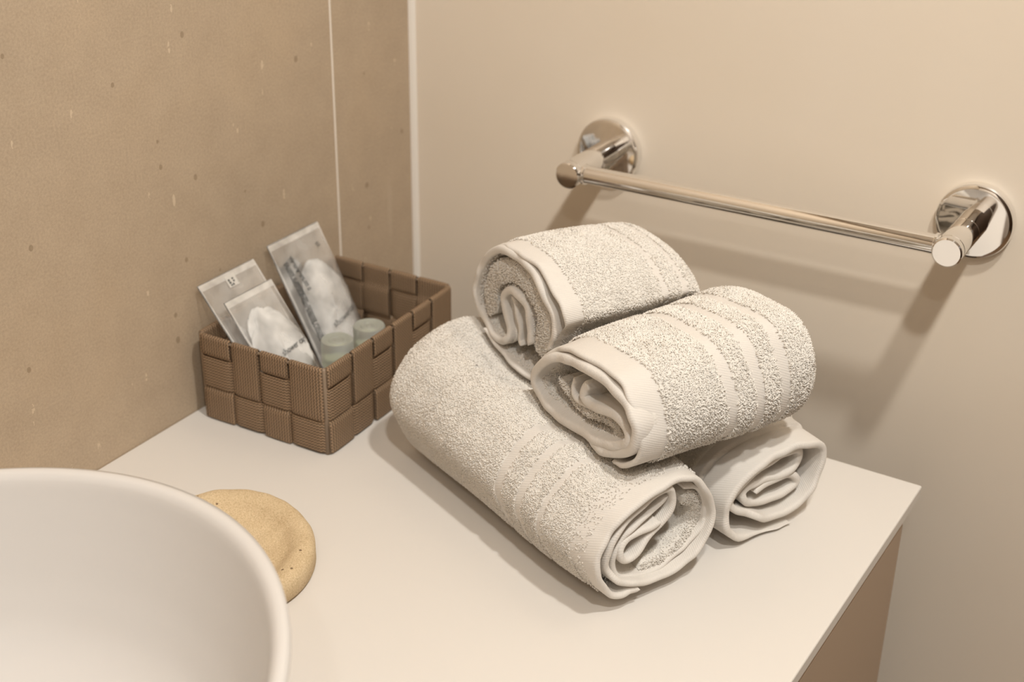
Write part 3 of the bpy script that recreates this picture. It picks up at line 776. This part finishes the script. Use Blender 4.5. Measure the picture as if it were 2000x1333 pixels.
            tufts(p, nr, one * s.r, one * np.array([0, 0, 1.0]), u, w, s.pile_h, r)
        if pile_outer:
            u0 = ln[0] + .002; u1 = np.interp(pile_outer, np.linspace(0, s.pcount[nm] - 1, len(P)), ln) if pile_outer > 1 else ln[-1] - .002
            u1 = min(u1, ln[-1] - .002)
            area = (u1 - u0) * (L - hem) * 1e6
            loops(int(area * density), u0, u1, hem + .0004, L - .0005, 1, s.pile_h, s.seed * 10 + 1)
        if pile_in:
            w0, w1, d_in, sides_ = pile_in
            for sd in sides_:
                area = (ln[-1]) * (w1 - w0) * 1e6
                loops(int(area * d_in), .002, ln[-1] - .002, w0, w1, sd, s.pile_h * .75, s.seed * 10 + 5 + sd)
        if chunks:
            off = 0; VV, FF = [], []
            for v_, f_ in chunks: VV.append(v_); FF.append(f_ + off); off += len(v_)
            o = link('terry_pile', np_mesh('terry_pile', np.concatenate(VV), np.concatenate(FF)), M['pile'], root, True); tag(o, kind='stuff')
        return root
    pile_h = .0018
    press = None
    beside = None
    seam = None
class Beside:
    """left edge of a neighbouring roll with the same axis, by height"""
    def __init__(s, tw, gap=.0040):
        P = []
        for ch in tw.o.children_recursive:
            if ch.type == 'MESH' and ch.name.split('.')[0] != 'terry_pile':
                co = np.empty(len(ch.data.vertices) * 3, dtype=np.float32); ch.data.vertices.foreach_get('co', co); P.append(co.reshape(-1, 3))
        P = np.concatenate(P); s.A = tw.A; r = P @ tw.r; s.z = np.linspace(.05, .20, 51); s.b = np.full(51, 9.0)
        k = np.clip(np.round((P[:, 2] + tw.A[2] - .05) / .003).astype(int), 0, 50); np.minimum.at(s.b, k, r)
        g = s.b.copy(); g[1:] = np.minimum(g[1:], s.b[:-1]); g[:-1] = np.minimum(g[:-1], s.b[1:]); s.b = g - gap
    def __call__(s, z): return np.interp(z, s.z, s.b)
class Press:
    """underside of the towels on top, as a height grid"""
    def __init__(s, objs, cell=.004):
        P = []
        for r in objs:
            for ch in r.children_recursive:
                if ch.type == 'MESH' and ch.name.split('.')[0] in ('outer_layer', 'inner_layer', 'hem', 'woven_band', 'terry_fold', 'core_fold'):
                    co = np.empty(len(ch.data.vertices) * 3, dtype=np.float32); ch.data.vertices.foreach_get('co', co); P.append(co.reshape(-1, 3) + np.array(r.location))
        P = np.concatenate(P); s.c = cell; s.o = P[:, :2].min(0) - 10 * cell; n = ((P[:, :2].max(0) - s.o) / cell).astype(int) + 11
        s.g = np.full(n, 9.0); ij = ((P[:, :2] - s.o) / cell).astype(int); np.minimum.at(s.g, (ij[:, 0], ij[:, 1]), P[:, 2])
        g = s.g.copy()
        for a in (-1, 0, 1):
            for b in (-1, 0, 1): g = np.minimum(g, np.roll(np.roll(s.g, a, 0), b, 1) + (.0 if a == 0 or b == 0 else .0005))
        for it in range(7):          # the soft towel below dips in a shallow ramp around the load
            k = g.copy()
            for a, b in ((1, 0), (-1, 0), (0, 1), (0, -1)): g = np.minimum(g, np.roll(np.roll(k, a, 0), b, 1) + cell * .55)
        s.g = g; s.n = n
    def __call__(s, x, y):
        fx = (x - s.o[0]) / s.c - .5; fy = (y - s.o[1]) / s.c - .5
        i = np.clip(fx.astype(int), 0, s.n[0] - 2); j = np.clip(fy.astype(int), 0, s.n[1] - 2)
        a = np.clip(fx - i, 0, 1); b = np.clip(fy - j, 0, 1); g = s.g
        v = (g[i, j] * (1 - a) * (1 - b) + g[i + 1, j] * a * (1 - b) + g[i, j + 1] * (1 - a) * b + g[i + 1, j + 1] * a * b)
        out = (fx < 0) | (fy < 0) | (fx > s.n[0] - 2) | (fy > s.n[1] - 2)
        return np.where(out, 9.0, v)
PROF_T1 = [["O",[[-14.3,12.1,0],[-21.6,12.9,0],[-28.3,11.6,0],[-34.1,13.2,0],[-39.2,19.0,0],[-45.0,30.0,0],[-49.3,42.5,0],[-46.2,52.6,0],[-40.5,59.6,0],[-31.8,67.9,0],[-20.9,73.2,0],[-9.8,77.3,0],[-0.4,79.1,0],[8.2,79.9,0],[17.1,79.3,0],[27.5,73.3,0],[36.7,62.5,0],[42.7,51.2,0],[43.1,39.2,0],[38.6,28.0,0],[29.7,19.5,0],[16.0,12.9,0],[1.0,12.2,0],[-13.0,15.3,0],[-24.9,19.4,0],[-31.9,23.2,0],[-35.5,29.6,3.0],[-38.0,40.5,3.0],[-35.8,51.1,3.0],[-28.8,59.8,3.0],[-17.9,66.1,3.0],[-6.8,70.7,3.0],[1.6,74.1,3.0],[7.5,73.3,3.0],[12.5,64.7,4.0],[10.8,56.5,4.0],[3.6,48.5,4.0],[-5.7,42.3,4.0],[-13.1,36.1,4.0],[-19.6,32.9,4.0],[-25.6,35.8,4.0],[-27.4,42.8,4.0],[-22.5,47.1,4.0],[-14.0,49.1,4.0],[-4.4,49.8,4.0],[3.3,52.2,4.0]]],["I",[[21.2,70.2,6.0],[30.6,65.9,6.0],[38.6,56.7,6.0],[42.2,46.3,6.0],[41.7,36.4,6.0],[34.2,28.2,6.0],[23.6,21.2,6.0],[11.9,15.7,6.0],[0.0,14.0,6.0],[-12.0,15.8,6.0],[-21.9,19.5,6.0],[-28.0,24.7,6.0],[-30.4,33.0,6.0],[-29.1,42.3,6.0],[-23.8,50.0,6.0],[-14.7,55.3,6.0],[-3.3,59.0,6.0],[5.1,62.9,6.0],[8.7,66.8,6.0]]]]
PROF_T2 = [["O",[[21.7,-6.6,0],[9.8,-4.8,0],[-4.2,1.6,0],[-17.6,5.5,0],[-29.9,10.7,0],[-37.7,19.8,0],[-38.1,28.7,0],[-35.7,39.6,0],[-29.0,48.3,0],[-19.4,54.7,0],[-5.2,59.1,0],[10.6,60.4,0],[22.5,60.8,0],[36.2,58.0,0],[47.2,52.0,0],[48.0,43.4,0],[45.4,31.2,0],[40.5,22.6,0],[31.5,15.0,0],[16.5,10.7,0],[3.1,12.5,0],[-8.4,17.3,0],[-16.7,21.6,3.0],[-26.8,27.3,3.0],[-30.9,35.2,3.0],[-23.5,40.8,6.0],[-12.7,47.9,6.0],[1.7,51.8,6.0],[17.6,53.6,6.0],[28.2,52.7,6.0],[30.8,46.3,6.0],[25.1,39.9,6.0],[12.2,38.1,6.0],[-3.1,38.9,6.0],[-13.9,39.6,6.0],[-18.7,36.4,6.0],[-14.6,28.4,6.0],[-6.5,23.6,6.0],[7.8,22.0,6.0],[22.0,22.9,6.0],[30.3,26.9,6.0],[27.7,33.4,6.0],[14.6,36.3,6.0],[1.7,35.4,6.0],[-8.9,33.7,6.0]]]]
PROF_T4 = [["O",[[-15.7,-7.7,3.0],[-4.7,-4.7,3.0],[5.0,3.3,3.0],[9.2,13.9,3.0],[8.8,22.3,3.0],[4.1,33.2,3.0],[-5.3,44.1,3.0],[-16.0,49.1,3.0],[-32.4,49.7,3.0],[-49.2,48.6,3.0],[-64.0,46.6,3.0],[-76.4,41.8,3.0],[-87.8,33.1,3.0],[-96.6,22.5,3.0],[-101.7,13.5,3.0]]],["W",[[-35.5,-3.5,0],[-24.5,-3.5,0],[-11.6,0.8,0],[0.6,8.4,0],[7.3,17.0,0],[7.6,26.6,0],[3.1,33.6,0],[-5.3,38.8,0],[-17.1,42.5,0],[-30.2,44.1,0],[-47.0,43.5,0],[-64.3,40.4,0],[-79.4,35.2,0],[-90.9,25.9,0],[-99.9,14.3,0],[-101.0,6.2,0],[-92.5,-0.0,0],[-77.7,-2.2,0],[-59.4,-3.2,0],[-39.3,-1.3,0],[-20.1,2.8,0],[-6.4,9.1,0],[0.6,15.9,0],[-4.9,19.3,3.0],[-14.0,23.5,3.0],[-29.2,21.5,3.0],[-42.4,18.4,3.0],[-49.9,20.4,3.0],[-49.1,27.3,3.0],[-44.5,31.9,3.0]]],["F",[[-97.8,12.2,8.0],[-95.4,4.0,8.0],[-84.5,-0.2,8.0],[-68.6,-1.7,8.0],[-49.5,-1.4,8.0],[-33.5,0.0,8.0],[-22.8,1.8,8.0],[-17.8,6.4,8.0],[-20.6,12.3,8.0],[-32.0,13.0,8.0],[-48.9,8.8,8.0],[-60.3,9.0,8.0],[-69.3,11.3,8.0],[-77.3,15.0,8.0],[-78.9,20.1,8.0]]],["K",[[-62.2,27.6,6.0],[-63.4,20.5,6.0],[-58.9,14.4,6.0],[-48.8,13.5,6.0],[-34.3,17.0,6.0]]]]
PROF_T3 = [["O",[[-14.6,2.3,3.0],[-7.5,-3.3,3.0],[6.4,-8.0,3.0],[25.2,-10.2,3.0],[43.4,-11.4,3.0],[59.1,-3.6,3.0],[69.6,10.2,6.0],[78.7,26.7,6.0],[80.3,38.7,6.0],[77.5,49.7,6.0],[67.3,60.3,6.0],[48.5,69.6,6.0],[28.0,72.5,6.0],[5.3,70.7,6.0],[-14.8,58.0,6.0],[-26.9,43.6,6.0]]],["W",[[64.5,19.0,4.0],[68.4,34.1,4.0],[64.0,47.4,4.0],[52.0,59.3,4.0],[36.1,67.1,4.0],[18.4,69.8,4.0],[1.1,67.2,4.0],[-14.0,56.7,4.0],[-25.3,41.6,4.0],[-29.7,26.9,4.0],[-27.0,13.8,4.0],[-18.0,5.2,4.0],[-5.7,0.3,4.0],[6.4,0.6,4.0],[13.4,6.5,4.0],[8.4,14.9,6.0],[4.5,24.2,6.0],[3.5,31.7,6.0],[12.5,41.2,6.0],[24.1,40.1,6.0],[34.0,32.5,6.0],[36.9,20.1,6.0],[38.8,11.1,6.0]]],["K",[[14.1,37.5,8.0],[16.7,26.8,8.0],[20.8,16.6,8.0],[22.7,6.5,8.0],[26.9,5.3,8.0]]]]
PROF_T3.append(('F', [(-12, 12, 8), (-16, 24, 8), (-13, 37, 8), (-3, 48, 8), (12, 55, 8), (30, 54, 8), (45, 46, 8), (52, 35, 8), (52, 22, 8), (46, 8, 8)]))
PROF_T1.append(('F', [(24, 60, 9), (33, 55, 9), (38, 44, 9), (35, 33, 9), (24, 24, 9), (9, 17, 9), (-7, 18, 9)]))
t4 = Towel('rolled white towel on top in front, its flattened spiral end facing the basin', (-.3152, -.3747, .0915), (-.9, .44, 0), .146, PROF_T4, 41, v_rear=1.12, hem=.020, bands=((.064, .073), (.087, .096), (.109, .118)))
t4.pile_h = .0016
t4.layer('O', 'outer_layer', .0036, pile_outer=1, density=1.25)
t4.layer('W', 'inner_layer', .0062, pile_in=(.010, .04, .25, (-1,)), hem=.014, shrink=.004)
t4.layer('F', 'terry_fold', .0046, pile_in=(.000, .025, .6, (1, -1)), hem=.0018, shrink=.002, rim=1.1)
t4.layer('K', 'core_fold', .0036, hem=.016)
t3 = Towel('rolled white towel on top at the back, its spiral end facing the basket', (-.2226, -.2225, .093), (-.9, .44, 0), .122, PROF_T3, 37, hem=.014, droop=.012, bands=((.082, .088), (.100, .106)))
t3.beside = Beside(t4)
t3.pile_h = .0014
t3.layer('O', 'outer_layer', .0036, pile_outer=1, density=1.25, pile_in=(.004, .03, .3, (-1,)))
t3.layer('W', 'inner_layer', .0055, pile_in=(.003, .05, .6, (-1,)), hem=.006, shrink=.004)
t3.layer('F', 'terry_fold', .0150, pile_in=(.000, .012, .6, (1, -1)), hem=.0018, rim=1.0)
t3.layer('K', 'core_fold', .0036, pile_in=(.008, .04, .3, (1, -1)), hem=.008)
PRESS = Press((t3.o, t4.o))
Towel.press = PRESS
t1 = Towel('long rolled white towel lying left on the countertop, in front of the basket', (-.3085, -.3995, 0), (-.39, -.92, 0), .236, PROF_T1, 11, v_rear=1.22, r_rear=1.06, hem=.022, bands=((.091, .099), (.070, .077), (.049, .054)), floor=0.0)
t1.pile_h = .0012
t1.layer('O', 'outer_layer', .0042, pile_outer=25, density=1.25, pile_in=(.010, .045, .25, (1, -1)))
t1.layer('I', 'inner_layer', .0036, pile_in=(.012, .04, .25, (1, -1)), hem=.010, shrink=.002)
t1.layer('F', 'terry_fold', .0080, pile_in=(.000, .012, .5, (1, -1)), hem=.0018, rim=1.0)
t2 = Towel('rolled white towel lying lower right, its thick flat hem facing the counter edge', (-.2105, -.4315, 0), (-.39, -.92, 0), .225, PROF_T2, 23, v_rear=1.15, hem=.034, bands=((.060, .066), (.080, .086)), floor=0.0)
t2.seam = .0255
t2.pile_h = .0010
t2.layer('O', 'outer_layer', .0050, pile_outer=22, density=.6)
